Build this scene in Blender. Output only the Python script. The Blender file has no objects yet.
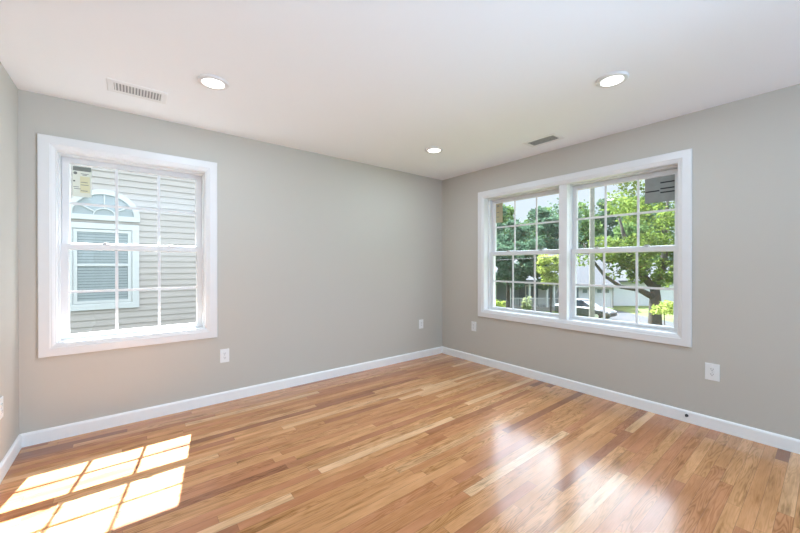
import bpy, bmesh, math, random
from mathutils import Vector, Matrix

random.seed(7)
PI = math.pi
C = bpy.context.scene.collection
SC = bpy.context.scene

# ------------------------------------------------------------------ camera, sky, sun, light, exposure
W, H, GZ = 4.066, 2.44, -3.1          # room width, ceiling height, level of the ground outside
cd = bpy.data.cameras.new('camera')
cam = bpy.data.objects.new('camera', cd); C.objects.link(cam)
cd.sensor_width = 36.0
cd.lens = 342.38 * 36.0 / 800.0
cd.shift_y = -0.73 / 800.0
cd.clip_start = 0.02; cd.clip_end = 600
cam.location = (0.597, -3.437, 1.247)
cam.rotation_euler = (PI / 2 - 0.0032, 0, -0.6674)
SC.camera = cam

world = bpy.data.worlds.new('sky'); SC.world = world
world.use_nodes = True
wn, wl = world.node_tree.nodes, world.node_tree.links
wn.clear()
w_out = wn.new('ShaderNodeOutputWorld'); w_bg = wn.new('ShaderNodeBackground')
w_sky = wn.new('ShaderNodeTexSky'); w_sky.sky_type = 'NISHITA'; w_sky.sun_disc = False
w_sky.sun_elevation = math.radians(53); w_sky.sun_rotation = math.radians(10)
w_sc = wn.new('ShaderNodeVectorMath'); w_sc.operation = 'SCALE'; w_sc.inputs['Scale'].default_value = 0.16
w_tc = wn.new('ShaderNodeTexCoord'); w_no = wn.new('ShaderNodeTexNoise')
w_no.inputs['Scale'].default_value = 2.2; w_no.inputs['Detail'].default_value = 6
w_rmp = wn.new('ShaderNodeValToRGB')
w_rmp.color_ramp.elements[0].position = 0.2; w_rmp.color_ramp.elements[1].position = 0.5
w_mix = wn.new('ShaderNodeMix'); w_mix.data_type = 'RGBA'
w_mix.inputs[7].default_value = (1.0, 1.14, 1.3, 1)
# thin overcast: brighter towards the zenith than at the horizon
w_sep = wn.new('ShaderNodeSeparateXYZ'); w_el = wn.new('ShaderNodeMapRange'); w_el.interpolation_type = 'SMOOTHSTEP'
w_el.inputs['From Min'].default_value = 0.2; w_el.inputs['From Max'].default_value = 0.45
w_el.inputs['To Min'].default_value = 0.75; w_el.inputs['To Max'].default_value = 6.2
wl.new(w_tc.outputs['Generated'], w_sep.inputs[0]); wl.new(w_sep.outputs[2], w_el.inputs['Value']); w_az = wn.new('ShaderNodeMapRange')      # sky made brighter on the right, added for the floor glare
w_az.inputs['From Min'].default_value = -0.2; w_az.inputs['From Max'].default_value = 0.8
w_az.inputs['To Min'].default_value = 0.75; w_az.inputs['To Max'].default_value = 1.15
w_ml = wn.new('ShaderNodeMath'); w_ml.operation = 'MULTIPLY'
wl.new(w_sep.outputs[0], w_az.inputs['Value']); wl.new(w_el.outputs[0], w_ml.inputs[0]); wl.new(w_az.outputs[0], w_ml.inputs[1])
wl.new(w_ml.outputs[0], w_bg.inputs[1])
wl.new(w_sky.outputs[0], w_sc.inputs[0]); wl.new(w_tc.outputs['Generated'], w_no.inputs['Vector'])
wl.new(w_no.outputs[0], w_rmp.inputs[0]); wl.new(w_rmp.outputs[0], w_mix.inputs[0])
wl.new(w_sc.outputs[0], w_mix.inputs[6]); wl.new(w_mix.outputs[2], w_bg.inputs[0])
wl.new(w_bg.outputs[0], w_out.inputs[0])

sd = bpy.data.lights.new('sun', 'SUN'); sun = bpy.data.objects.new('sun', sd); C.objects.link(sun)
sd.energy = 42.0; sd.angle = math.radians(0.5); sd.color = (0.95, 0.98, 1.0)
sun.rotation_euler = Vector((0.137, 0.745, 1.0)).to_track_quat('Z', 'Y').to_euler()
sun.location = (3, 10, 14)

def area_light(name, loc, aim, sx, sy, watts, spread=180):
    ad = bpy.data.lights.new(name, 'AREA'); o = bpy.data.objects.new(name, ad); C.objects.link(o)
    ad.shape = 'RECTANGLE'; ad.size = sx; ad.size_y = sy; ad.energy = watts; ad.color = (0.6, 0.84, 1.13); ad.spread = math.radians(spread)
    o.location = loc; o.rotation_euler = (-Vector(aim)).to_track_quat('Z', 'Y').to_euler()
area_light('room_fill', (2.9, -5.8, 1.3), (-0.1, 1, 0.3), 1.5, 1.8, 30)               # added fill from the unseen far end of the room
area_light('bounce_fill', (0.95, -4.7, 1.28), (0, 0, 1), 1.8, 2.2, 62)               # added fill, turned up at the ceiling behind the viewer
area_light('side_fill', (3.7, -4.4, 0.9), (-3.4, 3.7, 0.8), 0.8, 0.8, 12, 70)      # extra fill added to brighten the left wall

vs = SC.view_settings
SC.display_settings.display_device = 'sRGB'
vs.view_transform = 'Standard'; vs.look = 'None'; vs.exposure = 0.0; vs.gamma = 1.0; vs.use_curve_mapping = False
LAMP_W = 7.0

# ------------------------------------------------------------------ materials
def srgb(r, g, b):
    f = lambda c: (c / 255 / 12.92) if c / 255 <= 0.04045 else ((c / 255 + 0.055) / 1.055) ** 2.4
    return (f(r), f(g), f(b), 1)

def mat(name, col, rough=0.5, metal=0.0, spec=0.5, noise=0.0, nscale=8.0, bump=0.0, bscale=200.0, emit=None, es=0.0, trans=0.0):
    m = bpy.data.materials.new(name); m.use_nodes = True
    nt = m.node_tree; b = nt.nodes['Principled BSDF']
    b.inputs['Base Color'].default_value = col
    b.inputs['Roughness'].default_value = rough; b.inputs['Metallic'].default_value = metal
    b.inputs['Specular IOR Level'].default_value = spec
    if noise > 0:
        tc = nt.nodes.new('ShaderNodeTexCoord'); n = nt.nodes.new('ShaderNodeTexNoise')
        n.inputs['Scale'].default_value = nscale; n.inputs['Detail'].default_value = 4
        r = nt.nodes.new('ShaderNodeValToRGB')
        r.color_ramp.elements[0].position = 0.3; r.color_ramp.elements[1].position = 0.7
        r.color_ramp.elements[0].color = tuple(c * (1 - noise) for c in col[:3]) + (1,)
        r.color_ramp.elements[1].color = tuple(min(1, c * (1 + noise)) for c in col[:3]) + (1,)
        nt.links.new(tc.outputs['Object'], n.inputs['Vector']); nt.links.new(n.outputs[0], r.inputs[0])
        nt.links.new(r.outputs[0], b.inputs['Base Color'])
    if bump > 0:
        tc = nt.nodes.new('ShaderNodeTexCoord'); n = nt.nodes.new('ShaderNodeTexNoise')
        n.inputs['Scale'].default_value = bscale
        bp = nt.nodes.new('ShaderNodeBump'); bp.inputs['Strength'].default_value = bump; bp.inputs['Distance'].default_value = 0.002
        nt.links.new(tc.outputs['Object'], n.inputs['Vector']); nt.links.new(n.outputs[0], bp.inputs['Height'])
        nt.links.new(bp.outputs[0], b.inputs['Normal'])
    if emit:
        b.inputs['Emission Color'].default_value = emit; b.inputs['Emission Strength'].default_value = es
    return m

def leaf_mat(name, c1, c2, scale=0.8, transl=0.4):
    m = bpy.data.materials.new(name); m.use_nodes = True
    nt = m.node_tree; nt.nodes.clear(); N = nt.nodes.new; L = nt.links.new
    out = N('ShaderNodeOutputMaterial'); d = N('ShaderNodeBsdfDiffuse'); t = N('ShaderNodeBsdfTranslucent'); mx = N('ShaderNodeMixShader')
    tc = N('ShaderNodeTexCoord'); n = N('ShaderNodeTexNoise'); r = N('ShaderNodeValToRGB')
    n.inputs['Scale'].default_value = scale; n.inputs['Detail'].default_value = 8; n.inputs['Roughness'].default_value = 0.75
    r.color_ramp.elements[0].position = 0.35; r.color_ramp.elements[1].position = 0.65
    r.color_ramp.elements[0].color = c1; r.color_ramp.elements[1].color = c2
    L(tc.outputs['Object'], n.inputs['Vector']); L(n.outputs[0], r.inputs[0])
    L(r.outputs[0], d.inputs[0]); L(r.outputs[0], t.inputs[0])
    mx.inputs[0].default_value = transl
    L(d.outputs[0], mx.inputs[1]); L(t.outputs[0], mx.inputs[2]); L(mx.outputs[0], out.inputs[0])
    return m

def glass_mat(name, tint=(0.96, 0.985, 0.975, 1), f0=0.05):
    m = bpy.data.materials.new(name); m.use_nodes = True
    nt = m.node_tree; nt.nodes.clear(); N = nt.nodes.new; L = nt.links.new
    out = N('ShaderNodeOutputMaterial'); tr = N('ShaderNodeBsdfTransparent'); g = N('ShaderNodeBsdfGlossy'); mx = N('ShaderNodeMixShader')
    tr.inputs[0].default_value = tint; g.inputs['Roughness'].default_value = 0.01
    lw = N('ShaderNodeLayerWeight'); lw.inputs[0].default_value = 0.5
    pw = N('ShaderNodeMath'); pw.operation = 'POWER'; pw.inputs[1].default_value = 5
    ml = N('ShaderNodeMath'); ml.operation = 'MULTIPLY_ADD'; ml.inputs[1].default_value = 0.85; ml.inputs[2].default_value = f0
    L(lw.outputs['Facing'], pw.inputs[0]); L(pw.outputs[0], ml.inputs[0]); L(ml.outputs[0], mx.inputs[0])
    L(tr.outputs[0], mx.inputs[1]); L(g.outputs[0], mx.inputs[2]); L(mx.outputs[0], out.inputs[0])
    return m

def floor_mat():
    m = bpy.data.materials.new('oak_strip_floor'); m.use_nodes = True
    nt = m.node_tree; b = nt.nodes['Principled BSDF']; N = nt.nodes.new; L = nt.links.new
    def M(op, a, bb=None, cc=None):
        n = N('ShaderNodeMath'); n.operation = op
        for i, v in enumerate((a, bb, cc)):
            if v is None: continue
            if isinstance(v, (int, float)): n.inputs[i].default_value = v
            else: L(v, n.inputs[i])
        return n.outputs[0]
    tc = N('ShaderNodeTexCoord'); sp = N('ShaderNodeSeparateXYZ'); L(tc.outputs['Object'], sp.inputs[0])
    x, y = sp.outputs[0], sp.outputs[1]
    ry = M('DIVIDE', y, 0.0572); row = M('FLOOR', ry); fy = M('FRACT', ry)
    w1 = N('ShaderNodeTexWhiteNoise'); w1.noise_dimensions = '1D'; L(row, w1.inputs['W'])
    ln = M('MULTIPLY_ADD', w1.outputs['Value'], 0.7, 0.75)
    xx = M('DIVIDE', M('MULTIPLY_ADD', w1.outputs['Value'], 9.0, M('ADD', x, 20.0)), ln)
    idx = M('FLOOR', xx); fx = M('FRACT', xx)
    cb = N('ShaderNodeCombineXYZ'); L(row, cb.inputs[0]); L(idx, cb.inputs[1])
    w2 = N('ShaderNodeTexWhiteNoise'); w2.noise_dimensions = '3D'; L(cb.outputs[0], w2.inputs['Vector'])
    rnd = w2.outputs['Value']
    sc2 = N('ShaderNodeSeparateColor'); L(w2.outputs['Color'], sc2.inputs[0])
    base = N('ShaderNodeValToRGB'); cr = base.color_ramp; cr.interpolation = 'LINEAR'
    stops = [(0.0, srgb(130, 74, 29)), (0.04, srgb(158, 92, 43)), (0.12, srgb(185, 113, 56)), (0.5, srgb(192, 126, 59)),
             (0.88, srgb(205, 142, 79)), (0.96, srgb(220, 170, 118))]
    cr.elements[0].position = stops[0][0]; cr.elements[0].color = stops[0][1]
    cr.elements[1].position = 0.97; cr.elements[1].color = stops[-1][1]
    for p, c in stops[1:-1]:
        e = cr.elements.new(p); e.color = c
    L(rnd, base.inputs[0])
    # grain, stretched along the strip, different on every strip
    off = M('MULTIPLY', rnd, 57.0)
    gx = M('ADD', M('MULTIPLY', x, 1.6), off); gy = M('MULTIPLY', y, 17.0)
    gv = N('ShaderNodeCombineXYZ'); L(gx, gv.inputs[0]); L(gy, gv.inputs[1]); L(off, gv.inputs[2])
    n1 = N('ShaderNodeTexNoise'); n1.inputs['Scale'].default_value = 1.0; n1.inputs['Detail'].default_value = 2; L(gv.outputs[0], n1.inputs['Vector'])
    rings = M('SINE', M('MULTIPLY', n1.outputs[0], 95.0))
    rings = M('MULTIPLY_ADD', rings, 0.5, 0.5)
    rings = M('POWER', rings, 2.2)
    gv2 = N('ShaderNodeCombineXYZ'); L(M('ADD', M('MULTIPLY', x, 7.0), off), gv2.inputs[0]); L(M('MULTIPLY', y, 420.0), gv2.inputs[1]); L(off, gv2.inputs[2])
    n2 = N('ShaderNodeTexNoise'); n2.inputs['Scale'].default_value = 1.0; n2.inputs['Detail'].default_value = 3; L(gv2.outputs[0], n2.inputs['Vector'])
    gv3 = N('ShaderNodeCombineXYZ'); L(M('ADD', M('MULTIPLY', x, 2.2), off), gv3.inputs[0]); L(M('MULTIPLY', y, 9.0), gv3.inputs[1]); L(off, gv3.inputs[2])
    n3 = N('ShaderNodeTexNoise'); n3.inputs['Scale'].default_value = 1.3; n3.inputs['Detail'].default_value = 3; L(gv3.outputs[0], n3.inputs['Vector'])
    amt = M('MULTIPLY', rings, M('MULTIPLY_ADD', M('POWER', sc2.outputs[1], 2.0), 0.36, 0.04))
    fine = M('MULTIPLY', M('MAXIMUM', M('SUBTRACT', n2.outputs[0], 0.5), 0.0), 0.75)
    blot = M('MULTIPLY', M('SUBTRACT', n3.outputs[0], 0.5), 0.85)
    gv4 = N('ShaderNodeCombineXYZ'); L(M('ADD', M('MULTIPLY', x, 3.5), off), gv4.inputs[0]); L(M('MULTIPLY', y, 34.0), gv4.inputs[1]); L(M('MULTIPLY', off, 3.1), gv4.inputs[2])
    n4 = N('ShaderNodeTexNoise'); n4.inputs['Scale'].default_value = 1.0; n4.inputs['Detail'].default_value = 4; L(gv4.outputs[0], n4.inputs['Vector'])
    streak = M('MULTIPLY', M('MAXIMUM', M('SUBTRACT', n4.outputs[0], 0.55), 0.0), 2.7)
    streak = M('MULTIPLY', streak, M('MULTIPLY_ADD', sc2.outputs[0], 0.9, 0.25))
    dark = M('ADD', M('ADD', M('ADD', amt, fine), blot), streak)
    v = M('SUBTRACT', 1.14, dark)
    hsv = N('ShaderNodeHueSaturation'); L(base.outputs[0], hsv.inputs['Color'])
    L(v, hsv.inputs['Value'])
    L(M('MULTIPLY_ADD', dark, 0.2, 0.92), hsv.inputs['Saturation'])
    # joints between strips
    ey = M('MINIMUM', fy, M('SUBTRACT', 1.0, fy)); jy = M('LESS_THAN', ey, 0.014)
    ex = M('MULTIPLY', M('MINIMUM', fx, M('SUBTRACT', 1.0, fx)), ln); jx = M('LESS_THAN', ex, 0.0009)
    j = M('MAXIMUM', jy, jx)
    mx = N('ShaderNodeMix'); mx.data_type = 'RGBA'; L(M('MULTIPLY', j, 0.55), mx.inputs[0]); L(hsv.outputs[0], mx.inputs[6])
    mx.inputs[7].default_value = srgb(92, 58, 34); L(mx.outputs[2], b.inputs['Base Color'])
    b.inputs['Roughness'].default_value = 0.4
    b.inputs['Specular IOR Level'].default_value = 0.15
    b.inputs['Coat Weight'].default_value = 1.0; b.inputs['Coat Roughness'].default_value = 0.16; b.inputs['Coat IOR'].default_value = 1.5
    # slight cupping of the strips and pores
    hgt = M('ADD', M('MULTIPLY', n2.outputs[0], 0.25), M('ADD', M('MULTIPLY', n1.outputs[0], 1.2), M('MULTIPLY', sc2.outputs[2], 0.8)))
    bp = N('ShaderNodeBump'); bp.inputs['Strength'].default_value = 0.25; bp.inputs['Distance'].default_value = 0.002
    L(hgt, bp.inputs['Height']); L(bp.outputs[0], b.inputs['Normal']); L(bp.outputs[0], b.inputs['Coat Normal'])
    return m

M_FLOOR = floor_mat()
M_WALL = mat('warm_grey_paint', srgb(202, 197, 187), 0.75, spec=0.2, bump=0.06, bscale=350)
M_CEIL = mat('ceiling_paint', srgb(248, 250, 252), 0.9, spec=0.1, bump=0.04, bscale=300)
M_TRIM = mat('white_trim_paint', srgb(233, 232, 231), 0.35, noise=0.01)
M_BASE = mat('baseboard_paint', srgb(250, 249, 247), 0.35, noise=0.01)
M_VINYL = mat('white_vinyl', srgb(226, 226, 226), 0.4, noise=0.01)
M_PLATE = mat('outlet_plastic', srgb(243, 243, 241), 0.35, noise=0.01)
M_SLOT = mat('dark_slot', srgb(70, 70, 72), 0.6, noise=0.05)
M_VENT = mat('vent_enamel', srgb(238, 238, 238), 0.45, noise=0.01)
M_DUCT = mat('duct_dark', srgb(150, 150, 151), 0.8, noise=0.1)
M_LENS = mat('lamp_lens', srgb(255, 255, 255), 0.4, emit=(1, 0.98, 0.95, 1), es=5.0)
M_LOCK = mat('lock_metal', srgb(190, 190, 188), 0.35, noise=0.03)
M_GLASS = glass_mat('pane_glass', (0.985, 0.995, 0.992, 1))
M_STEEL = mat('dark_steel', srgb(62, 64, 68), 0.35, 0.8, noise=0.05)
M_SIDE = mat('taupe_vinyl_siding', srgb(146, 140, 136), 0.6, noise=0.03, nscale=3)
M_OWN = mat('cream_vinyl_siding', srgb(141, 141, 142), 0.6, noise=0.03, nscale=3)
M_XTRIM = mat('outdoor_white_trim', srgb(168, 170, 171), 0.5, noise=0.02)
M_ROOF = mat('grey_shingle', srgb(66, 68, 73), 0.9, noise=0.15, nscale=14)
M_GRASS = mat('lawn_grass', srgb(82, 92, 54), 0.95, spec=0.1, noise=0.35, nscale=1.5)
M_DRIVE = mat('driveway_asphalt', srgb(63, 65, 68), 0.95, spec=0.1, noise=0.12, nscale=2)
M_DRIVE2 = mat('pale_gravel', srgb(114, 112, 110), 0.95, spec=0.1, noise=0.15, nscale=20)
M_BARK = mat('maple_bark', srgb(66, 63, 60), 0.95, spec=0.1, noise=0.3, nscale=5)
M_POLE = mat('weathered_pole', srgb(118, 116, 112), 0.9, spec=0.1, noise=0.12, nscale=6)
M_WIRE = mat('cable_black', srgb(60, 62, 64), 0.7, noise=0.05)
M_PANE = mat('dark_window_pane', srgb(84, 98, 106), 0.12, noise=0.1)
M_BLIND = mat('pale_blind', srgb(127, 135, 138), 0.6, noise=0.02)
M_SCREEN = mat('insect_screen', srgb(114, 126, 129), 0.7, noise=0.05)
M_WHITEHOUSE = mat('white_siding', srgb(166, 170, 174), 0.6, noise=0.03)
M_BLUEHOUSE = mat('pale_blue_siding', srgb(97, 109, 116), 0.7, noise=0.05)
M_SHADE = mat('porch_shade', srgb(74, 85, 89), 0.8, noise=0.1)
M_CAR = mat('car_silver', srgb(62, 66, 72), 0.5, 0.0, noise=0.02)
M_CARGLASS = mat('car_glass', srgb(38, 46, 54), 0.08, noise=0.05)
M_TYRE = mat('tyre_rubber', srgb(40, 40, 42), 0.8, noise=0.1)
M_LAMP = mat('headlight_clear', srgb(171, 174, 176), 0.15, noise=0.02)
M_PAPER = mat('pale_label_paper', srgb(222, 226, 212), 0.7, noise=0.03)
M_PAPERG = mat('grey_label_paper', srgb(142, 146, 142), 0.7, noise=0.08, nscale=20)
M_PAPERT = mat('tan_label_paper', srgb(176, 166, 134), 0.7, noise=0.06, nscale=20)
M_INKG = mat('grey_ink', srgb(120, 126, 120), 0.7, noise=0.1, nscale=60)
M_INK = mat('black_ink', srgb(34, 36, 38), 0.7, noise=0.05)
M_INKY = mat('yellow_tint_ink', srgb(216, 214, 176), 0.7, noise=0.03)
M_MAPLE = leaf_mat('maple_leaves', srgb(62, 86, 36), srgb(120, 135, 68), 1.3, 0.5)
M_DARKLEAF = leaf_mat('dark_leaves', srgb(50, 76, 62), srgb(104, 128, 104), 0.6, 0.3)
M_MIDLEAF = leaf_mat('mid_leaves', srgb(66, 94, 56), srgb(114, 136, 83), 0.5, 0.35)
M_LIMELEAF = leaf_mat('lime_leaves', srgb(114, 136, 57), srgb(168, 176, 104), 1.2, 0.4)
M_PALELEAF = leaf_mat('pale_leaves', srgb(100, 121, 79), srgb(162, 167, 129), 1.6, 0.35)

# ------------------------------------------------------------------ helpers
class MB:
    """collects shapes; build() links them as ONE mesh object"""
    def __init__(s): s.v = []; s.f = []
    def add(s, vs, fs):
        o = len(s.v); s.v += [tuple(p) for p in vs]; s.f += [tuple(o + i for i in f) for f in fs]; return s
    def box(s, x0, x1, y0, y1, z0, z1):
        x0, x1 = min(x0, x1), max(x0, x1); y0, y1 = min(y0, y1), max(y0, y1); z0, z1 = min(z0, z1), max(z0, z1)
        return s.add([(x0, y0, z0), (x1, y0, z0), (x1, y1, z0), (x0, y1, z0), (x0, y0, z1), (x1, y0, z1), (x1, y1, z1), (x0, y1, z1)],
                     [(0, 3, 2, 1), (4, 5, 6, 7), (0, 1, 5, 4), (1, 2, 6, 5), (2, 3, 7, 6), (3, 0, 4, 7)])
    def prism(s, pts, axis, a, b):
        """polygon pts in the plane across `axis`, extruded from a to b along it"""
        def P(p, t):
            return (t, p[0], p[1]) if axis == 0 else (p[0], t, p[1]) if axis == 1 else (p[0], p[1], t)
        n = len(pts)
        return s.add([P(p, a) for p in pts] + [P(p, b) for p in pts],
                     [tuple(range(n))[::-1], tuple(range(n, 2 * n))] + [(i, (i + 1) % n, n + (i + 1) % n, n + i) for i in range(n)])
    def lathe(s, prof, seg=32, c=(0, 0, 0), axis=2, cap=True):
        vs, fs = [], []
        for r, h in prof:
            for k in range(seg):
                a = 2 * PI * k / seg; q = (r * math.cos(a), r * math.sin(a))
                p = (q[0], q[1], h) if axis == 2 else (h, q[0], q[1]) if axis == 0 else (q[0], h, q[1])
                vs.append((p[0] + c[0], p[1] + c[1], p[2] + c[2]))
        for i in range(len(prof) - 1):
            for k in range(seg):
                k2 = (k + 1) % seg
                fs.append((i * seg + k, i * seg + k2, (i + 1) * seg + k2, (i + 1) * seg + k))
        if cap:
            fs.append(tuple(range(seg))[::-1]); fs.append(tuple((len(prof) - 1) * seg + k for k in range(seg)))
        return s.add(vs, fs)
    def tube(s, path, radii, seg=10):
        vs, fs = [], []
        n = len(path)
        for i, p in enumerate(path):
            p = Vector(p)
            t = (Vector(path[min(i + 1, n - 1)]) - Vector(path[max(i - 1, 0)])).normalized()
            a = t.cross(Vector((0.31, 0.95, 0.07))).normalized(); b = t.cross(a)
            r = radii[i] if isinstance(radii, (list, tuple)) else radii
            for k in range(seg):
                an = 2 * PI * k / seg
                vs.append(tuple(p + a * (r * math.cos(an)) + b * (r * math.sin(an))))
        for i in range(n - 1):
            for k in range(seg):
                k2 = (k + 1) % seg
                fs.append((i * seg + k, i * seg + k2, (i + 1) * seg + k2, (i + 1) * seg + k))
        fs.append(tuple(range(seg))[::-1]); fs.append(tuple((n - 1) * seg + k for k in range(seg)))
        return s.add(vs, fs)
    def ring(s, u0, u1, z0, z1, prof, T):
        """mitred rectangular ring; prof = closed list of (inset, n); T maps (u, n, z) to 3-D.  inset may be a 4-tuple (left,right,bottom,top)"""
        k = len(prof); vs, fs = [], []
        for corner in range(4):
            for ins, n in prof:
                l, r, bo, t = ins if isinstance(ins, tuple) else (ins,) * 4
                u = u0 + l if corner in (0, 3) else u1 - r
                z = z0 + bo if corner in (0, 1) else z1 - t
                vs.append(T(u, n, z))
        for c in range(4):
            d = (c + 1) % 4
            for i in range(k):
                j = (i + 1) % k
                fs.append((c * k + i, d * k + i, d * k + j, c * k + j))
        return s.add(vs, fs)
    def build(s, name, m, parent=None, smooth=False, bevel=0.0, bseg=2, recalc=True):
        me = bpy.data.meshes.new(name); me.from_pydata(s.v, [], s.f)
        if recalc:
            bm = bmesh.new(); bm.from_mesh(me); bmesh.ops.recalc_face_normals(bm, faces=bm.faces); bm.to_mesh(me); bm.free()
        me.materials.append(m)
        if smooth:
            for p in me.polygons: p.use_smooth = True
        o = bpy.data.objects.new(name, me); C.objects.link(o)
        if parent: o.parent = parent
        if bevel:
            md = o.modifiers.new('bevel', 'BEVEL'); md.width = bevel; md.segments = bseg; md.limit_method = 'ANGLE'; md.angle_limit = 0.6
        if smooth and not bevel:
            pass
        return o

def empty(name, loc=(0, 0, 0), rz=0.0, label=None, cat=None, group=None, kind=None):
    o = bpy.data.objects.new(name, None); C.objects.link(o); o.location = loc; o.rotation_euler = (0, 0, rz)
    o.empty_display_size = 0.1
    return tag(o, label, cat, group, kind)
def tag(o, label=None, cat=None, group=None, kind=None):
    for k, v in (('label', label), ('category', cat), ('group', group), ('kind', kind)):
        if v: o[k] = v
    return o
def copy_tree(o, parent=None):
    c = o.copy(); C.objects.link(c)
    if parent: c.parent = parent
    for ch in list(o.children): copy_tree(ch, c)
    return c
def struct(o, label=None, cat=None):
    return tag(o, label, cat, None, 'structure')

# ------------------------------------------------------------------ room shell
YR = -6.1                    # rear wall, behind the camera
TH = 0.15                     # thickness of the outside walls
struct(MB().box(-0.15, W + TH, YR - 0.15, TH, -0.12, 0).build('floor', M_FLOOR), 'natural oak strip floor with glossy varnish', 'floor')
struct(MB().box(-0.15, W + TH, YR - 0.15, TH, H, H + 0.16).build('ceiling', M_CEIL), 'smooth flat white painted ceiling', 'ceiling')
struct(MB().box(-0.15, 0, YR, 0, 0, H).build('wall_left', M_WALL), 'pale grey wall at the far left edge', 'wall')
struct(MB().box(-0.15, W + TH, YR - 0.15, YR, 0, H).build('wall_rear', M_WALL), 'grey wall behind the viewer', 'wall')

AU0, AU1, Z0, Z1 = 0.0925, 1.2105, 0.596, 2.158        # casing of the single window, on the wall y = 0
BU0, BU1 = 0.644, 2.744                                # casing of the double window, on the wall x = W  (u = -y)
HI = 0.085                                             # the hole in the wall starts this far inside the casing
def TA(u, n, z): return (u, n, z)
def TB(u, n, z): return (W + n, -u, z)

def wall_with_hole(T, ua, ub, za, zb, h, n0, n1):
    m = MB(); hu0, hu1, hz0, hz1 = h
    for (a, b, c, d) in ((ua, hu0, za, zb), (hu1, ub, za, zb), (hu0, hu1, za, hz0), (hu0, hu1, hz1, zb)):
        p, q = T(a, n0, c), T(b, n1, d); m.box(p[0], q[0], p[1], q[1], p[2], q[2])
    return m
hA = (AU0 + HI, AU1 - HI, Z0 + HI, Z1 - HI); hB = (BU0 + HI, BU1 - HI, Z0 + HI, Z1 - HI)
struct(wall_with_hole(TA, 0, W, 0, H, hA, 0, TH).build('wall_center', M_WALL), 'warm grey wall holding the single window', 'wall')
struct(wall_with_hole(TB, 0, -YR, 0, H, hB, 0, TH).build('wall_right', M_WALL), 'warm grey wall holding the double window', 'wall')

# outside faces of the own house, down to the ground, and an added eave
def lap(T, ua, ub, za, zb, n, step=0.105, lip=0.012, hole=None):
    m = MB(); k = int((zb - za) / step)
    for i in range(k):
        z = za + i * step
        spans = [(ua, ub)]
        if hole and z + step > hole[2] and z < hole[3]: spans = [(ua, hole[0]), (hole[1], ub)]
        for a, b in spans:
            ps = [T(a, n, z), T(a, n + lip, z), T(a, n + 0.002, z + step), T(a, n, z + step)]
            qs = [T(b, n, z), T(b, n + lip, z), T(b, n + 0.002, z + step), T(b, n, z + step)]
            m.add(ps + qs, [(0, 1, 2, 3), (7, 6, 5, 4), (0, 4, 5, 1), (1, 5, 6, 2), (2, 6, 7, 3), (3, 7, 4, 0)])
    return m
xA = (AU0 + 0.02, AU1 - 0.02, Z0 + 0.02, Z1 - 0.02); xB = (BU0 + 0.02, BU1 - 0.02, Z0 + 0.02, Z1 - 0.02)
struct(lap(TA, -0.15, W + TH, GZ, 2.6, TH, hole=xA).build('wall_outside_center', M_OWN), 'cream siding outside the single window', 'wall')
struct(lap(TB, -TH, -YR + 0.15, GZ, 2.6, TH, hole=xB).build('wall_outside_right', M_OWN), 'cream siding outside the double window', 'wall')
struct(MB().box(W - 0.2, W + TH + 0.5, YR - 0.3, TH + 0.12, 2.66, 2.86).box(-0.3, W - 0.2, YR - 0.3, TH + 0.12, 2.66, 2.86).build('sun_block_eave', M_XTRIM), 'unseen white eave added to keep sun out of the double window', 'eave')  # unseen overhang, added to block the sun at the double window

# baseboards with an eased top and their shoe line
def base_prof(s): return [(0, 0), (s * 0.014, 0), (s * 0.014, 0.078), (s * 0.011, 0.086), (s * 0.005, 0.092), (0, 0.092)]
struct(MB().prism(base_prof(1), 1, YR, 0).build('baseboard_left', M_BASE), 'white baseboard along the left wall', 'baseboard')
struct(MB().prism([(-p, z) for p, z in base_prof(1)], 0, 0.0, W).build('baseboard_center', M_BASE), 'white baseboard below the single window', 'baseboard')
struct(MB().prism([(W - p, z) for p, z in base_prof(1)], 1, YR, -0.014).build('baseboard_right', M_BASE), 'white baseboard below the double window', 'baseboard')

# ------------------------------------------------------------------ windows
CAS = [(0.0, 0.0), (0.0, -0.016), (0.004, -0.02), (0.058, -0.02), (0.063, -0.015), (0.07, -0.014), (0.082, -0.008), (0.085, -0.004), (0.085, 0.0)]
def bar(m, T, u0, u1, n0, n1, z0, z1):
    p, q = T(u0, n0, z0), T(u1, n1, z1); m.box(p[0], q[0], p[1], q[1], p[2], q[2])

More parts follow.
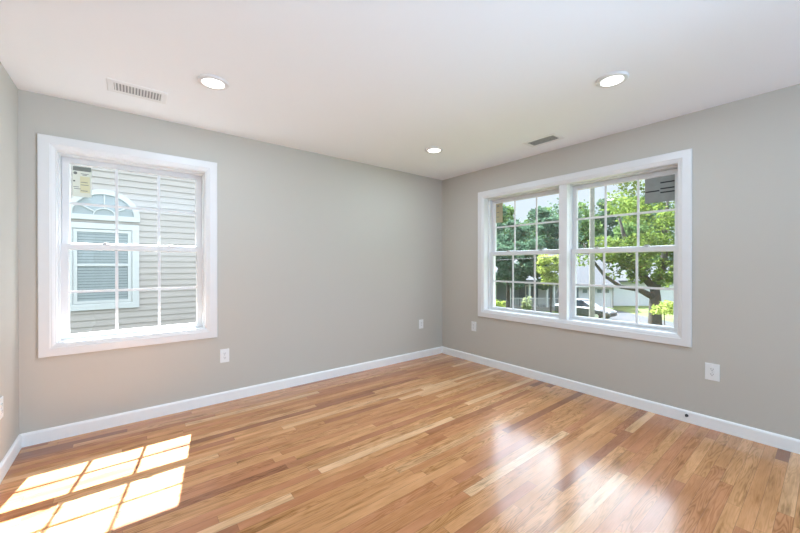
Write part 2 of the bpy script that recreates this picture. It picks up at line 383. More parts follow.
def sash(parent, name, T, u0, u1, z0, z1, n0, n1, st, bot, top, cols=3, rows=2, locks=False):
    """one sash: frame of stiles and rails, glass pane, grille of flat bars"""
    ni, gi = (n0 + n1) / 2, 0.006
    ins = (st, st, bot, top); insg = (st + gi, st + gi, bot + gi, top + gi)
    f = MB().ring(u0, u1, z0, z1, [(0.0, n0), (0.0, n1), (ins, n1), (insg, ni + 0.004), (insg, ni - 0.004), (ins, n0)], T)
    fo = f.build(name, M_VINYL, parent)
    gu0, gu1, gz0, gz1 = u0 + st, u1 - st, z0 + bot, z1 - top
    g = MB(); bar(g, T, gu0, gu1, ni - 0.002, ni + 0.002, gz0, gz1); g.build('glass_pane', M_GLASS, fo)
    gr = MB(); hw = 0.0095
    for i in range(1, cols):
        u = gu0 + (gu1 - gu0) * i / cols; bar(gr, T, u - hw, u + hw, ni - 0.009, ni - 0.003, gz0, gz1)
    for j in range(1, rows):
        z = gz0 + (gz1 - gz0) * j / rows; bar(gr, T, gu0, gu1, ni - 0.0088, ni - 0.0032, z - hw, z + hw)
    gr.build('grille', M_VINYL, fo)
    if locks:
        for t in (0.27, 0.73):
            u = u0 + (u1 - u0) * t; lk = MB()
            bar(lk, T, u - 0.03, u + 0.03, n0 + 0.004, n0 + 0.026, z1, z1 + 0.007)
            bar(lk, T, u - 0.012, u + 0.012, n0 + 0.006, n0 + 0.024, z1 + 0.007, z1 + 0.015)
            bar(lk, T, u - 0.004, u + 0.028, n0 + 0.004, n0 + 0.012, z1 + 0.013, z1 + 0.019)
            lk.build('sash_lock', M_LOCK, fo, bevel=0.002)
        for s in (0, 1):                                # tilt latches at the ends of the top rail
            ua = u0 + 0.004 if s == 0 else u1 - 0.05; lt = MB()
            bar(lt, T, ua, ua + 0.046, n0 + 0.006, n0 + 0.022, z1, z1 + 0.005); lt.build('tilt_latch', M_VINYL, fo, bevel=0.0015)
        lf = MB(); bar(lf, T, u0 + 0.1, u1 - 0.1, n0 - 0.007, n0, z0 + bot - 0.012, z0 + bot - 0.006); lf.build('lift_rail', M_VINYL, fo)
    return fo

def unit(win, T, u0, u1, z0, z1, ll=0.012, lr=0.012, st=0.040):
    """vinyl frame and the two sashes of one double-hung unit inside u0..u1, z0..z1 (jamb opening)"""
    lipA, lipB = (ll, lr, 0.006, 0.012), (ll + 0.006, lr + 0.006, 0.008, 0.02)
    MB().ring(u0, u1, z0, z1, [(0.0, 0.072), (0.0, 0.19), (lipB, 0.19), (lipB, 0.142), (lipA, 0.14), (lipA, 0.082), ((ll * 0.7, lr * 0.7, 0.004, 0.009), 0.072)], T).build('window_frame', M_VINYL, win)
    zm = 1.386
    sash(win, 'upper_sash', T, u0 + ll + 0.002, u1 - lr - 0.002, zm - 0.022, z1 - 0.016, 0.132, 0.164, st, 0.044, 0.036)
    sash(win, 'lower_sash', T, u0 + ll * 0.8, u1 - lr * 0.8, z0 + 0.004, zm + 0.016, 0.096, 0.130, st + 0.003, 0.030, 0.038, locks=True)

def outside_trim(win, T, u0, u1):
    MB().ring(u0, u1, Z0, Z1, [(0.0, TH), (0.0, TH + 0.03), (0.075, TH + 0.03), (0.075, TH + 0.0)], T).build('outside_casing', M_XTRIM, win)

wa = struct(empty('window_1', (0, 0, 0)), 'white double hung window looking out on taupe siding', 'window')
MB().ring(AU0, AU1, Z0, Z1, CAS, TA).build('casing', M_TRIM, wa)
MB().ring(AU0, AU1, Z0, Z1, [(0.079, -0.003), (0.079, 0.14), (0.09, 0.14), (0.09, -0.003)], TA).build('jamb', M_TRIM, wa)
unit(wa, TA, AU0 + 0.09, AU1 - 0.09, Z0 + 0.09, Z1 - 0.09)
outside_trim(wa, TA, AU0, AU1)

wb = struct(empty('window_2', (0, 0, 0)), 'white twin double hung window looking out on trees', 'window')
MB().ring(BU0, BU1, Z0, Z1, CAS, TB).build('casing', M_TRIM, wb)
MB().ring(BU0, BU1, Z0, Z1, [(0.079, -0.003), (0.079, 0.14), (0.09, 0.14), (0.09, -0.003)], TB).build('jamb', M_TRIM, wb)
UM = 1.714                                              # centre of the mullion
mu = MB(); bar(mu, TB, UM - 0.042, UM + 0.042, 0.012, 0.19, Z0 + 0.09, Z1 - 0.09); mu.build('mullion', M_TRIM, wb, bevel=0.003)
unit(wb, TB, BU0 + 0.09, UM - 0.042, Z0 + 0.09, Z1 - 0.09, 0.022, 0.003, 0.037)
unit(wb, TB, UM + 0.042, BU1 - 0.09, Z0 + 0.09, Z1 - 0.09, 0.003, 0.009, 0.036)
outside_trim(wb, TB, BU0, BU1)

# labels stuck on the panes (inner face of the upper glass, n = 0.146)
def slab(T, u0, u1, z0, z1, n0, n1): m = MB(); bar(m, T, u0, u1, n0, n1, z0, z1); return m
NG = 0.146
s1 = tag(slab(TA, 0.254, 0.362, 1.768, 2.0, NG - 0.0008, NG).build('window_sticker', M_PAPER), 'pale paper sticker with dark grey header on the single window', 'sticker', 'labels left on the window panes')
slab(TA, 0.256, 0.360, 1.965, 1.998, NG - 0.0014, NG - 0.0009).build('header_band', M_INKG, s1)
MB().lathe([(0.011, -0.0006), (0.011, 0)], 20, (0.27, NG - 0.0009, 1.947), 1).lathe([(0.006, -0.0009), (0.006, 0)], 16, (0.27, NG - 0.0009, 1.947), 1).build('round_mark', M_INKG, s1)
slab(TA, 0.296, 0.352, 1.80, 1.925, NG - 0.0014, NG - 0.0009).build('tinted_panel', M_INKY, s1)
t = MB()
for z, a, b in ((1.945, 0.30, 0.345), (1.936, 0.31, 0.335), (1.885, 0.258, 0.268), (1.88, 0.30, 0.34), (1.86, 0.30, 0.345), (1.842, 0.258, 0.29), (1.828, 0.262, 0.30), (1.815, 0.30, 0.34)):
    t = MB(); bar(t, TA, a, b, NG - 0.0018, NG - 0.0014, z - 0.0022, z + 0.0022); t.build('print_line', M_INKG, s1)
d = MB(); bar(d, TA, 0.258, 0.269, NG - 0.0018, NG - 0.0009, 1.881, 1.891); d.build('dot_mark', M_INK, s1)

s2 = tag(slab(TB, 2.386, 2.604, 1.79, 2.034, NG - 0.0008, NG).build('window_sticker', M_PAPERG), 'grey sticker with black bars in the top right corner of the double window', 'sticker', 'labels left on the window panes')
t = MB()
for u0, u1, z in ((2.392, 2.494, 1.891), (2.500, 2.60, 1.957), (2.500, 2.60, 1.905), (2.500, 2.60, 1.872), (2.50, 2.60, 2.018), (2.392, 2.42, 2.02)):
    t = MB(); bar(t, TB, u0, u1, NG - 0.0014, NG - 0.0009, z - 0.0055, z + 0.0055); t.build('black_bar', M_INK, s2)

s3 = tag(slab(TB, 0.80, 0.898, 1.772, 2.02, NG - 0.0008, NG).build('window_sticker', M_PAPERT), 'tan sticker in the top left corner of the double window', 'sticker', 'labels left on the window panes')
t = MB()
for z in (1.985, 1.972, 1.90, 1.842):
    t = MB(); bar(t, TB, 0.815, 0.85, NG - 0.0014, NG - 0.0009, z - 0.005, z + 0.005); t.build('dark_mark', M_INKG, s3)

# ------------------------------------------------------------------ ceiling fittings
def recessed(x, y):
    r = empty('recessed_light', (x, y, H))
    MB().lathe([(0.092, 0.0), (0.092, -0.006), (0.086, -0.013), (0.068, -0.015), (0.064, -0.012), (0.064, 0.0)], 48).build('trim_ring', M_TRIM, r, smooth=False)
    MB().lathe([(0.0635, -0.009), (0.0635, -0.0115), (0.04, -0.0125)], 48).build('lamp_lens', M_LENS, r)
    ld = bpy.data.lights.new('lamp_glow', 'AREA'); ld.shape = 'DISK'; ld.size = 0.12; ld.energy = LAMP_W; ld.color = (0.74, 0.91, 1.1)
    lo = bpy.data.objects.new('lamp_glow', ld); C.objects.link(lo); lo.parent = r; lo.location = (0, 0, -0.017)
    return r
L0 = recessed(1.025, -0.928); tag(L0, 'round recessed ceiling light beside the slatted vent above the single window', 'ceiling light', 'recessed ceiling lights')
L1 = copy_tree(L0); L1.location = (3.072, -0.868, H); tag(L1, 'small looking recessed ceiling light nearest the room corner', 'ceiling light', 'recessed ceiling lights')
L2 = copy_tree(L0); L2.location = (3.031, -2.549, H); tag(L2, 'recessed ceiling light at right, in front of the double window', 'ceiling light', 'recessed ceiling lights')

def vent(x, y, rz, lab):
    r = empty('ceiling_vent', (x, y, H), rz, lab, 'vent', 'ceiling air vents')
    lx, ly = 0.128, 0.068
    MB().ring(-0.165, 0.165, -0.10, 0.10, [(0.0, 0.0), (0.0, -0.003), (0.006, -0.006), (0.034, -0.006), (0.037, -0.004), (0.037, 0.0)], lambda u, n, z: (u, z, n)).build('vent_frame', M_VENT, r)
    MB().box(-lx, lx, -ly + 0.004, ly - 0.004, -0.0012, -0.0002).build('duct_back', M_DUCT, r)
    sl = MB()
    for i in range(15):
        u = -lx + (i + 0.5) * 2 * lx / 15
        sl.prism([(u - 0.0055, -0.0012), (u - 0.0035, -0.0012), (u + 0.0035, -0.0055), (u + 0.0015, -0.0055)], 1, -ly + 0.003, ly - 0.003)
    sl.build('louvers', M_VENT, r)
    return r
vent(0.642, -0.462, 0, 'white slatted ceiling vent above the single window, at left')
vent(3.712, -1.702, -PI / 2, 'small grey ceiling vent near the double window')

# ------------------------------------------------------------------ outlets
def outlet(name, loc, rz, lab, w=0.076, h=0.122, decora=False):
    """built facing -y, back against y = 0"""
    r = empty(name, loc, rz, lab, 'outlet', 'electrical outlets')
    MB().box(-w / 2, w / 2, -0.006, 0, -h / 2, h / 2).build('cover_plate', M_PLATE, r, bevel=0.0025)
    sl = MB()
    for s in (-1, 1):
        zc = s * 0.0195
        if decora: face = MB().box(-0.017, 0.017, -0.0085, -0.005, zc - 0.0165, zc + 0.0165)
        else:
            pts = []
            for k in range(24):
                a = 2 * PI * k / 24; pts.append((0.0172 * math.cos(a), zc + max(-0.0135, min(0.0135, 0.0172 * math.sin(a)))))
            face = MB().prism(pts, 1, -0.0085, -0.005)
        fo = face.build('receptacle', M_PLATE, r)
        m = MB().box(-0.0075, -0.0052, -0.0092, -0.0086, zc - 0.001, zc + 0.0085).box(0.0052, 0.0075, -0.0092, -0.0086, zc, zc + 0.0075)
        m.lathe([(0.0026, -0.0006), (0.0026, 0)], 10, (0, -0.0086, zc - 0.007), 1)
        m.build('slots', M_SLOT, fo)
    MB().lathe([(0.003, -0.0016), (0.003, 0)], 12, (0, -0.006, 0), 1).build('screw', M_LOCK, r)
    return r
outlet('wall_outlet', (1.271, 0, 0.419), 0, 'white outlet low on the wall beside the single window')
outlet('wall_outlet', (3.665, 0, 0.45), 0, 'white outlet plate left of the room corner')
outlet('wall_outlet', (W, -0.571, 0.455), -PI / 2, 'white outlet plate between the room corner and the double window')
outlet('wall_outlet', (W, -2.865, 0.433), -PI / 2, 'square faced white outlet below right of the double window', 0.084, 0.128, True)
outlet('wall_outlet', (0, -0.43, 0.41), PI / 2, 'white outlet plate on the left wall at the photo edge')

# small dark fitting in the right baseboard
ft = empty('cable_fitting', (W - 0.014, -2.717, 0.055), 0, 'small dark metal fitting poking out of the right baseboard', 'fitting')
MB().lathe([(0.0, -0.002), (0.011, -0.002), (0.011, 0.0)], 16, (0, 0, 0), 0).build('collar', M_STEEL, ft)
MB().lathe([(0.0058, -0.024), (0.0058, -0.002)], 6, (0, 0, 0), 0).build('threaded_stub', M_STEEL, ft)
MB().lathe([(0.008, -0.014), (0.008, -0.006)], 6, (0, 0, 0), 0).build('nut', M_STEEL, ft)

# ------------------------------------------------------------------ outside: ground
struct(MB().box(-60, 160, -90, 130, GZ - 0.3, GZ).build('ground', M_GRASS), 'sunny lawn outside the double window', 'ground')

struct(MB().box(-9, W, TH + 0.02, 3.55, GZ, GZ + 0.02).build('bounce_strip', M_DRIVE2), 'pale gravel strip added between the houses for neutral bounce light', 'path')  # added so the light bounced onto the neighbour's siding is not green

# ------------------------------------------------------------------ the neighbour's house beyond the single window
ND = 3.6
def TN(u, n, z): return (u, ND - n, z)
nh = empty('neighbor_house', (0, ND, GZ), 0, 'taupe sided house with arched window, close beyond the single window', 'house')
def rel(m, root):
    o = root.location; m.v = [(a - o[0], b - o[1], c - o[2]) for a, b, c in m.v]; return m
rel(MB().box(-7, 9, ND, ND + 9, GZ, 4.6), nh).build('house_body', M_SIDE, nh)
rel(lap(TN, -7, 9, GZ, 4.58, 0.0, 0.1, 0.013), nh).build('lap_siding', M_SIDE, nh)
rel(MB().prism([(ND - 0.3, 4.55), (ND + 4.5, 6.9), (ND + 9.3, 4.55), (ND + 9.3, 4.7), (ND + 4.5, 7.05), (ND - 0.3, 4.7)], 0, -7.3, 9.3), nh).build('roof', M_ROOF, nh)
# lower sash window with blind and half screen
NU0, NU1, NZ0, NZ1 = -0.17, 0.712, 0.555, 1.885
nw = rel(MB().ring(NU0, NU1, NZ0, NZ1, [(0.0, 0.0), (0.0, 0.032), (0.085, 0.032), (0.095, 0.016), (0.115, 0.014), (0.115, 0.0)], TN), nh).build('window_casing', M_XTRIM, nh)
rel(slab(TN, NU0 + 0.11, NU1 - 0.11, NZ0 + 0.11, NZ1 - 0.11, 0.001, 0.013), nh).build('window_back', M_PANE, nw)
bl = MB()
for i in range(25):
    z = NZ0 + 0.14 + i * 0.0425
    bl.add([TN(NU0 + 0.15, 0.014, z), TN(NU1 - 0.15, 0.014, z), TN(NU1 - 0.15, 0.016, z + 0.034), TN(NU0 + 0.15, 0.016, z + 0.034),
            TN(NU0 + 0.15, 0.0155, z), TN(NU1 - 0.15, 0.0155, z), TN(NU1 - 0.15, 0.0175, z + 0.034), TN(NU0 + 0.15, 0.0175, z + 0.034)],
           [(0, 1, 2, 3), (7, 6, 5, 4), (0, 4, 5, 1), (3, 2, 6, 7), (0, 3, 7, 4), (1, 5, 6, 2)])
rel(bl, nh).build('blind', M_BLIND, nw)
rel(MB().ring(NU0 + 0.105, NU1 - 0.105, NZ0 + 0.1, NZ1 - 0.1, [(0.0, 0.012), (0.0, 0.026), (0.04, 0.026), (0.04, 0.012)], TN), nh).build('sash_frame', M_XTRIM, nw)
rel(slab(TN, NU0 + 0.11, NU1 - 0.11, 1.225, 1.262, 0.012, 0.028), nh).build('meeting_rail', M_XTRIM, nw)
# arched window above
AZ, AC, AR, AHH = 1.935, 0.284, 0.44, 0.475
def arc(rx, rz, n, k=28): return [TN(AC + rx * math.cos(PI * i / k), n, AZ + 0.075 + rz * math.sin(PI * i / k)) for i in range(k + 1)]
am = MB()
oa, ia, ob, ib = arc(AR, AHH - 0.075, 0.034), arc(AR - 0.075, AHH - 0.15, 0.034), arc(AR, AHH - 0.075, 0.0), arc(AR - 0.075, AHH - 0.15, 0.0)
k = len(oa)
am.add(oa + ia + ob + ib, [(i, i + 1, k + i + 1, k + i) for i in range(k - 1)] + [(i, 2 * k + i, 2 * k + i + 1, i + 1) for i in range(k - 1)] + [(k + i, k + i + 1, 3 * k + i + 1, 3 * k + i) for i in range(k - 1)])
bar(am, TN, AC - AR, AC + AR, 0.0, 0.034, AZ, AZ + 0.078)
aw = rel(am, nh).build('arched_window', M_XTRIM, nh)
gp = MB(); gi, gj = arc(AR - 0.07, AHH - 0.145, 0.014), arc(AR - 0.07, AHH - 0.145, 0.006)
gp.add(gi + gj, [tuple(range(k)), tuple(range(2 * k - 1, k - 1, -1))] + [(i, i + 1, k + i + 1, k + i) for i in range(k - 1)])
rel(gp, nh).build('arched_pane', M_BLIND, aw)
fm = MB(); cz = AZ + 0.07
for a in (30, 60, 90, 120, 150):
    if a in (60, 120): continue
    r0, r1 = 0.13, 0.36; ca, sa = math.cos(math.radians(a)), math.sin(math.radians(a))
    fm.tube([TN(AC + r0 * ca, 0.02, cz + r0 * 0.85 * sa), TN(AC + r1 * ca, 0.02, cz + r1 * 0.93 * sa)], 0.009, 6)
fm.tube([TN(AC + 0.13 * math.cos(PI * i / 14), 0.02, cz + 0.11 * math.sin(PI * i / 14)) for i in range(15)], 0.009, 6)
rel(fm, nh).build('fan_muntins', M_XTRIM, aw)

# ------------------------------------------------------------------ trees
def leaves(m, clumps, size, rnd, shell=0.55):
    for (cx, cy, cz, rx, ry, rz, n) in clumps:
        for _ in range(n):
            th = rnd.uniform(0, 2 * PI); u = rnd.uniform(-1, 1); rr = (shell + (1 - shell) * rnd.random()) * rnd.uniform(0.85, 1.08)
            s = math.sqrt(1 - u * u)
            c = Vector((cx + rx * rr * s * math.cos(th), cy + ry * rr * s * math.sin(th), cz + rz * rr * u))
            a = Vector((rnd.gauss(0, 1), rnd.gauss(0, 1), rnd.gauss(0, 0.6))).normalized()
            b = a.cross(Vector((rnd.gauss(0, 1), rnd.gauss(0, 1), rnd.gauss(0, 1)))).normalized()
            L = size * rnd.uniform(0.6, 1.25); w = L * 0.36; nrm = a.cross(b) * (L * 0.12)
            m.add([c - a * (L / 2), c + b * w + nrm, c + a * (L / 2), c - b * w + nrm], [(0, 1, 2), (0, 2, 3)])
    return m
RZ = -0.6674                                            # streets run across the view: local x to the right, local y away
def tree(loc, clumps, leaf_m, size, th, tr, lab, limbs=(), name='tree', cat='tree', group='trees outside the windows', seed=1, bark=None, rz=RZ):
    rnd = random.Random(seed)
    r = empty(name, loc, rz, lab, cat, group)
    if th > 0:
        MB().tube([(0, 0, -0.1), (0.01, 0, 0.25), (0.0, 0, th * 0.4), (0.03, 0.02, th * 0.75), (0.0, 0.03, th)], [tr * 1.5, tr * 1.12, tr, tr * 0.85, tr * 0.6], 14).build('trunk', bark or M_BARK, r, smooth=True)
    for path, rad in limbs: MB().tube(path, rad, 9).build('limb', bark or M_BARK, r, smooth=True)
    leaves(MB(), clumps, size, rnd).build('foliage', leaf_m, r, recalc=False)
    return r
def cloud(n, bx, by, bz, r, cnt, rnd):                  # a crown out of n clumps inside the box
    out = []
    for _ in range(n):
        s = rnd.uniform(0.7, 1.3) * r
        out.append((rnd.uniform(*bx), rnd.uniform(*by), rnd.uniform(*bz), s, s, s * 0.7, cnt))
    return out

rn = random.Random(11)
mc = []                                                  # big maple near the house
mc += cloud(44, (-3.2, 4.4), (-2.2, 2.4), (5.2, 11.5), 0.95, 230, rn)
mc += cloud(14, (-3.2, -0.8), (-1.6, 1.2), (3.9, 5.6), 0.65, 150, rn)
mc += cloud(26, (-1.0, 3.4), (-2.2, 1.0), (3.2, 5.6), 0.55, 190, rn)
mc += [(-4.3, 0.0, 4.6, 0.6, 0.6, 0.45, 80), (-2.3, 0.2, 3.7, 0.5, 0.5, 0.3, 60), (0.15, -1.5, 2.05, 0.6, 0.5, 0.28, 110), (1.05, -1.7, 2.2, 0.6, 0.5, 0.3, 120), (1.5, -1.6, 1.7, 0.4, 0.4, 0.25, 60), (1.6, -1.2, 2.9, 0.5, 0.5, 0.3, 80)]
limbs = [([(0, 0, 2.4), (-0.9, 0.1, 2.9), (-2.0, 0.0, 3.05), (-3.0, -0.1, 3.7), (-3.7, -0.1, 4.6), (-4.2, 0, 5.6)], [0.2, 0.15, 0.11, 0.09, 0.07, 0.03]),
         ([(0, 0, 2.9), (-0.7, 0.4, 4.0), (-1.2, 0.7, 5.5), (-1.6, 0.9, 7.5)], [0.22, 0.18, 0.13, 0.05]),
         ([(0, 0, 3.0), (0.5, 0, 4.4), (0.7, 0.2, 6.2), (0.9, 0.2, 8.5)], [0.24, 0.2, 0.14, 0.05]),
         ([(0.1, -0.1, 1.8), (0.6, -0.9, 2.1), (1.2, -1.6, 2.3)], [0.1, 0.06, 0.02])]
tree((24.68, 3.05, GZ), mc, M_MAPLE, 0.2, 3.2, 0.33, 'large maple with sunlit yellow green leaves before the right sash', limbs, 'maple_tree', seed=3)

# trees in the distance: (x right, depth) in metres along the view
def at(px, dep):
    s, c = math.sin(0.6674), math.cos(0.6674); k = (px - 400) / 342.4 * dep
    return (0.597 + dep * s + k * c, -3.437 + dep * c - k * s)
FAR = [  # place across the view, distance, slope to the top, material, label
    (478, 48, 0.19, M_DARKLEAF, 'dark tree at the far left of the double window'),
    (556, 48, 0.205, M_DARKLEAF, 'tall dark tree just left of the mullion'),
    (632, 48, 0.15, M_MIDLEAF, 'green tree rising right behind the garage house'),
    (517, 58, 0.15, M_DARKLEAF, 'dark rounded tree under the patch of open sky'),
    (580, 58, 0.20, M_MIDLEAF, 'distant green tree behind the utility pole'),
    (645, 58, 0.22, M_DARKLEAF, 'dark distant tree behind the maple crown'),
    (708, 58, 0.24, M_MIDLEAF, 'distant tree past the right edge of the double window'),
    (500, 68, 0.20, M_MIDLEAF, 'distant tree beside the tan sticker, behind the dark ones'),
    (553, 68, 0.185, M_MIDLEAF, 'lighter distant tree behind the tall dark one by the mullion'),
    (607, 68, 0.21, M_DARKLEAF, 'distant dark tree right of the pole, above the garage roof'),
    (661, 68, 0.24, M_DARKLEAF, 'distant dark tree directly behind the maple trunk'),
    (533, 80, 0.15, M_MIDLEAF, 'farthest pale tree on the skyline in the left sash'),
    (584, 80, 0.17, M_DARKLEAF, 'farthest dark tree low behind the utility pole'),
    (634, 80, 0.22, M_MIDLEAF, 'farthest green tree between pole and maple'),
]
for i, (px, dp, sl, lm, lab) in enumerate(FAR):
    x, y = at(px, dp); rn2 = random.Random(100 + i); hh = sl * dp + 4.35; cr = 3.7
    cl = [(0, 0, hh * 0.52, cr, cr * 0.8, hh * 0.42, 1500)] + cloud(20, (-cr * 0.72, cr * 0.72), (-cr * 0.5, cr * 0.5), (hh * 0.12, hh * 0.9), cr * 0.34, 170, rn2)
    tree((x, y, GZ), cl, lm, 0.55, hh * 0.6, 0.3, lab, name='distant_tree', seed=200 + i)

# nearer dark tree whose crown hangs before the porch house roof
x, y = at(508, 27)
rn3 = random.Random(5)
tree((x, y, GZ), cloud(64, (-2.9, 2.5), (-1.2, 1.2), (2.7, 6.0), 0.62, 260, rn3), M_DARKLEAF, 0.26, 3.4, 0.16, 'dark leafy tree hanging over the porch house roof', name='shade_tree', seed=31)
x, y = at(551, 24)
tree((x, y, GZ), cloud(26, (-0.85, 1.0), (-0.7, 0.7), (2.9, 4.95), 0.36, 130, rn3), M_LIMELEAF, 0.18, 3.2, 0.07, 'small lime green tree left of the mullion, before the porch', name='young_tree', seed=32)
x, y = at(665, 9)
tree((x, y, GZ), [(-0.12, 0, 3.2, 0.2, 0.22, 0.1, 90), (0.12, 0, 3.3, 0.22, 0.22, 0.1, 110), (0.28, 0.05, 3.16, 0.16, 0.18, 0.09, 70), (-0.3, 0, 3.1, 0.12, 0.12, 0.06, 40), (0.1, 0.1, 3.08, 0.2, 0.2, 0.07, 60)], M_LIMELEAF, 0.09, 3.1, 0.018, 'lime green stand-in for the low sunlit maple leaves', name='sunlit_clump', seed=33)  # added nearer tree top in place of the maple's low sunlit leaves
def bush(px, dp, w, h, lm, lab, seed):
    x, y = at(px, dp); rr = random.Random(seed)
    cl = [(0, 0, h * 0.45, w * 0.5, w * 0.45, h * 0.45, 260)] + cloud(6, (-w * 0.4, w * 0.4), (-w * 0.3, w * 0.3), (h * 0.25, h * 0.8), w * 0.22, 90, rr)
    return tree((x, y, GZ), cl, lm, 0.16, h * 0.4, 0.04, lab, name='garden_bush', cat='bush', group='garden bushes outside', seed=seed)
bush(499, 29, 1.5, 1.6, M_LIMELEAF, 'pale lime bush at the left foot of the porch', 41)
bush(527, 29.5, 0.9, 2.0, M_PALELEAF, 'tall pale flowering bush between the porch posts', 42)
bush(609, 30, 0.9, 0.7, M_PALELEAF, 'low bush right of the garage door', 43)

# ------------------------------------------------------------------ houses across the street (local x right, y away)
def fbox(m, x0, x1, y0, y1, z0, z1): return m.box(x0, x1, y0, y1, z0, z1)
x, y = at(597, 33)
gh = empty('garage_house', (x, y, GZ), RZ, 'white house with garage door and grey roof, right of the pole', 'house', 'houses across the street')
MB().box(-2.7, 1.55, 0, 7, 0, 2.35).build('garage_wall', M_BLUEHOUSE, gh)
MB().box(1.55, 11, 3.2, 9, 0, 2.6).build('side_wall', M_WHITEHOUSE, gh)
MB().box(1.35, 1.57, -0.04, 0.2, 0, 2.35).build('corner_board', M_POLE, gh)
gd = MB().box(-1.65, 1.3, -0.05, 0.05, 0.02, 2.1)
for j in range(1, 4): gd.box(-1.6, 1.25, -0.062, -0.05, j * 0.525 - 0.012, j * 0.525 + 0.012)
gdo = gd.build('garage_door', M_WHITEHOUSE, gh)
for i in range(4):
    u = -1.4 + i * 0.7; MB().box(u, u + 0.42, -0.066, -0.05, 1.64, 1.98).build('door_window', M_PANE, gdo)
MB().ring(-1.8, 1.45, 0.0, 2.25, [(0.0, -0.02), (0.0, -0.07), (0.14, -0.07), (0.14, -0.02)], lambda u, n, z: (u, n, z)).build('door_trim', M_XTRIM, gh)
MB().prism([(-0.5, 2.3), (3.8, 5.3), (8.0, 2.3), (8.0, 2.48), (3.8, 5.48), (-0.5, 2.48)], 0, -2.8, 2.0).build('garage_roof', M_ROOF, gh)
MB().prism([(2.7, 2.55), (6.2, 4.4), (9.6, 2.55), (9.6, 2.7), (6.2, 4.55), (2.7, 2.7)], 0, 1.5, 11.4).build('side_roof', M_ROOF, gh)
MB().box(-2.8, 2.0, -0.56, -0.48, 2.2, 2.46).build('fascia', M_XTRIM, gh)
dw = struct(MB().box(-2.2, 1.6, -9, -0.1, 0.002, 0.02).build('driveway', M_DRIVE), 'grey driveway in front of the garage', 'driveway'); dw.location = gh.location; dw.rotation_euler = gh.rotation_euler

x, y = at(528, 34)
ph = empty('porch_house', (x, y, GZ), RZ, 'blue grey house with white porch posts, left half of the double window', 'house', 'houses across the street')
MB().box(-6.5, 3.1, 0, 8, 0, 2.8).build('house_wall', M_BLUEHOUSE, ph)
MB().box(-0.9, 2.95, -0.03, 0.0, 0.2, 2.5).build('porch_shade', M_SHADE, ph)  # flat dark panel, shade under the porch put into its colour
MB().box(-2.6, 3.1, -2.0, 0, 0, 0.35).build('porch_deck', M_POLE, ph)
for u in (-2.4, -0.55, 1.1, 1.75, 2.95): MB().box(u - 0.09, u + 0.09, -1.95, -1.77, 0.35, 2.55).build('porch_post', M_XTRIM, ph, bevel=0.02)
MB().box(-2.6, 3.15, -2.1, 0, 2.55, 2.8).build('porch_beam', M_XTRIM, ph)
rl = MB().box(-2.4, 2.95, -1.9, -1.84, 1.15, 1.22)
for i in range(35): rl.box(-2.35 + i * 0.15, -2.31 + i * 0.15, -1.89, -1.85, 0.4, 1.15)
rl.build('porch_railing', M_XTRIM, ph)
for u in (-5.2, -3.6, 0.2, 2.4):
    f = MB().ring(u - 0.5, u + 0.5, 0.95, 2.3, [(0.0, 0.0), (0.0, -0.07), (0.1, -0.07), (0.1, 0.0)], lambda a, n, z: (a, n, z)).build('house_window', M_XTRIM, ph)
    MB().box(u - 0.42, u + 0.42, -0.045, -0.033, 1.03, 2.22).build('house_pane', M_PANE, f)
MB().box(1.0, 1.9, -0.08, -0.03, 0.35, 2.35).build('front_door', M_XTRIM, ph)
MB().prism([(-2.4, 2.78), (3.5, 6.0), (8.5, 2.78), (8.5, 2.95), (3.5, 6.2), (-2.4, 2.95)], 0, -7.0, 3.3).build('house_roof', M_ROOF, ph)

# ------------------------------------------------------------------ parked car
x, y = at(584, 28.2)
car = empty('parked_car', (x, y, GZ), RZ - 0.95, 'silver car parked on the driveway behind the pole', 'car')
def loft(m, secs):                                      # secs: list of (x, [(y,z)...]) with equal counts
    n = len(secs[0][1]); vs = [(xx, a, b) for xx, ps in secs for a, b in ps]
    fs = [(i * n + k, i * n + (k + 1) % n, (i + 1) * n + (k + 1) % n, (i + 1) * n + k) for i in range(len(secs) - 1) for k in range(n)]
    fs += [tuple(range(n))[::-1], tuple((len(secs) - 1) * n + k for k in range(n))]
    return m.add(vs, fs)
def sec(x, w, z0, z1, zs): return (x, [(-w * 0.92, z0), (-w, z0 + 0.15), (-w, zs), (-w * 0.86, z1), (w * 0.86, z1), (w, zs), (w, z0 + 0.15), (w * 0.92, z0)])
loft(MB(), [sec(-2.2, 0.72, 0.42, 0.86, 0.72), sec(-2.05, 0.85, 0.28, 0.98, 0.84), sec(-1.2, 0.89, 0.22, 1.02, 0.88), sec(0.8, 0.89, 0.22, 0.98, 0.86), sec(1.6, 0.87, 0.24, 0.88, 0.78), sec(2.1, 0.8, 0.3, 0.74, 0.66), sec(2.22, 0.68, 0.38, 0.62, 0.56)]).build('car_body', M_CAR, car, smooth=False, bevel=0.03)
def sec2(x, w, z0, z1, wt): return (x, [(-w, z0), (-wt, z1), (wt, z1), (w, z0)])
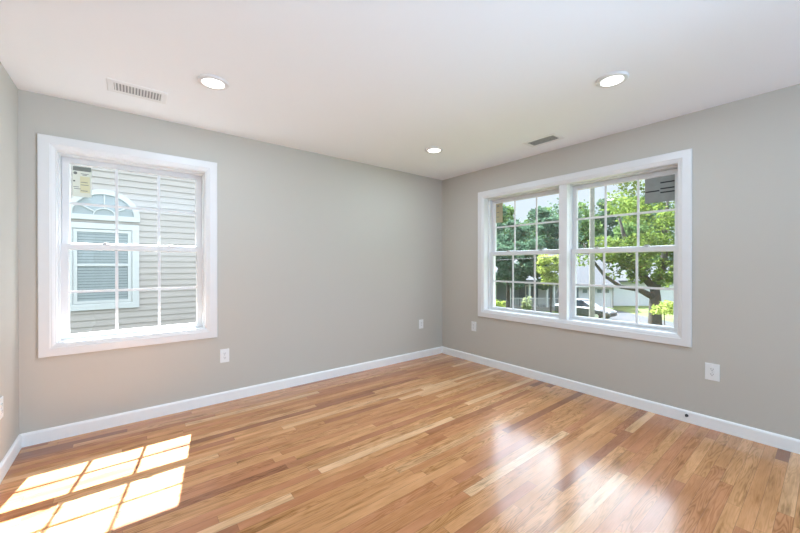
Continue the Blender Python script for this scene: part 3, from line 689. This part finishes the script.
loft(MB(), [sec2(-1.75, 0.78, 0.98, 1.0, 0.6), sec2(-1.05, 0.8, 0.98, 1.44, 0.6), sec2(0.1, 0.8, 0.97, 1.48, 0.62), sec2(1.0, 0.78, 0.93, 0.97, 0.62)]).build('car_windows', M_CARGLASS, car, bevel=0.02)
loft(MB(), [sec2(-1.1, 0.63, 1.42, 1.46, 0.58), sec2(-0.6, 0.64, 1.45, 1.52, 0.58), sec2(0.0, 0.64, 1.45, 1.52, 0.58), sec2(0.25, 0.63, 1.4, 1.44, 0.58)]).build('car_roof', M_CAR, car, bevel=0.02)
for sx in (-1.35, 1.38):
    for sy in (-1, 1):
        wv = MB().lathe([(0.2, -0.1), (0.3, -0.1), (0.325, -0.06), (0.325, 0.06), (0.3, 0.1), (0.2, 0.1)], 24, (sx, sy * 0.8, 0.325), 1).build('wheel', M_TYRE, car)
        MB().lathe([(0.19, -0.105), (0.19, 0.105)], 16, (sx, sy * 0.8, 0.325), 1).build('wheel_rim', M_LOCK, wv)
for sy in (-1, 1): MB().box(2.02, 2.2, sy * 0.5 - 0.17, sy * 0.5 + 0.17, 0.58, 0.7).build('headlight', M_LAMP, car, bevel=0.03)
MB().box(2.14, 2.235, -0.32, 0.32, 0.44, 0.58).build('grille_opening', M_TYRE, car, bevel=0.01)

# ------------------------------------------------------------------ utility pole and wires
x, y = at(592, 15.5)
up = empty('utility_pole', (x, y, GZ), RZ, 'tall pale utility pole seen through the right sash', 'pole')
MB().lathe([(0.13, -0.1), (0.125, 0.0), (0.115, 3.0), (0.095, 9.5), (0.09, 9.6)], 18).build('pole_shaft', M_POLE, up)
MB().box(-0.9, 0.9, -0.17, -0.08, 9.0, 9.12).build('cross_arm', M_POLE, up)
def wire(z0, sag, lab):
    pts = []
    for i in range(25):
        t = i / 24; pts.append((-0.125 - 24 * t, 0.0 + 6.0 * t, z0 - sag * 4 * t * (1 - t) - 0.3 * t))
    o = MB().tube(pts, 0.016, 6).build('overhead_wire', M_WIRE); o.location = (x, y, GZ); o.rotation_euler = (0, 0, RZ)
    tag(o, lab, 'wire', 'overhead wires')
wire(5.05, 0.35, 'upper overhead wire running left from the utility pole')
wire(4.8, 0.35, 'lower overhead wire running left from the utility pole')
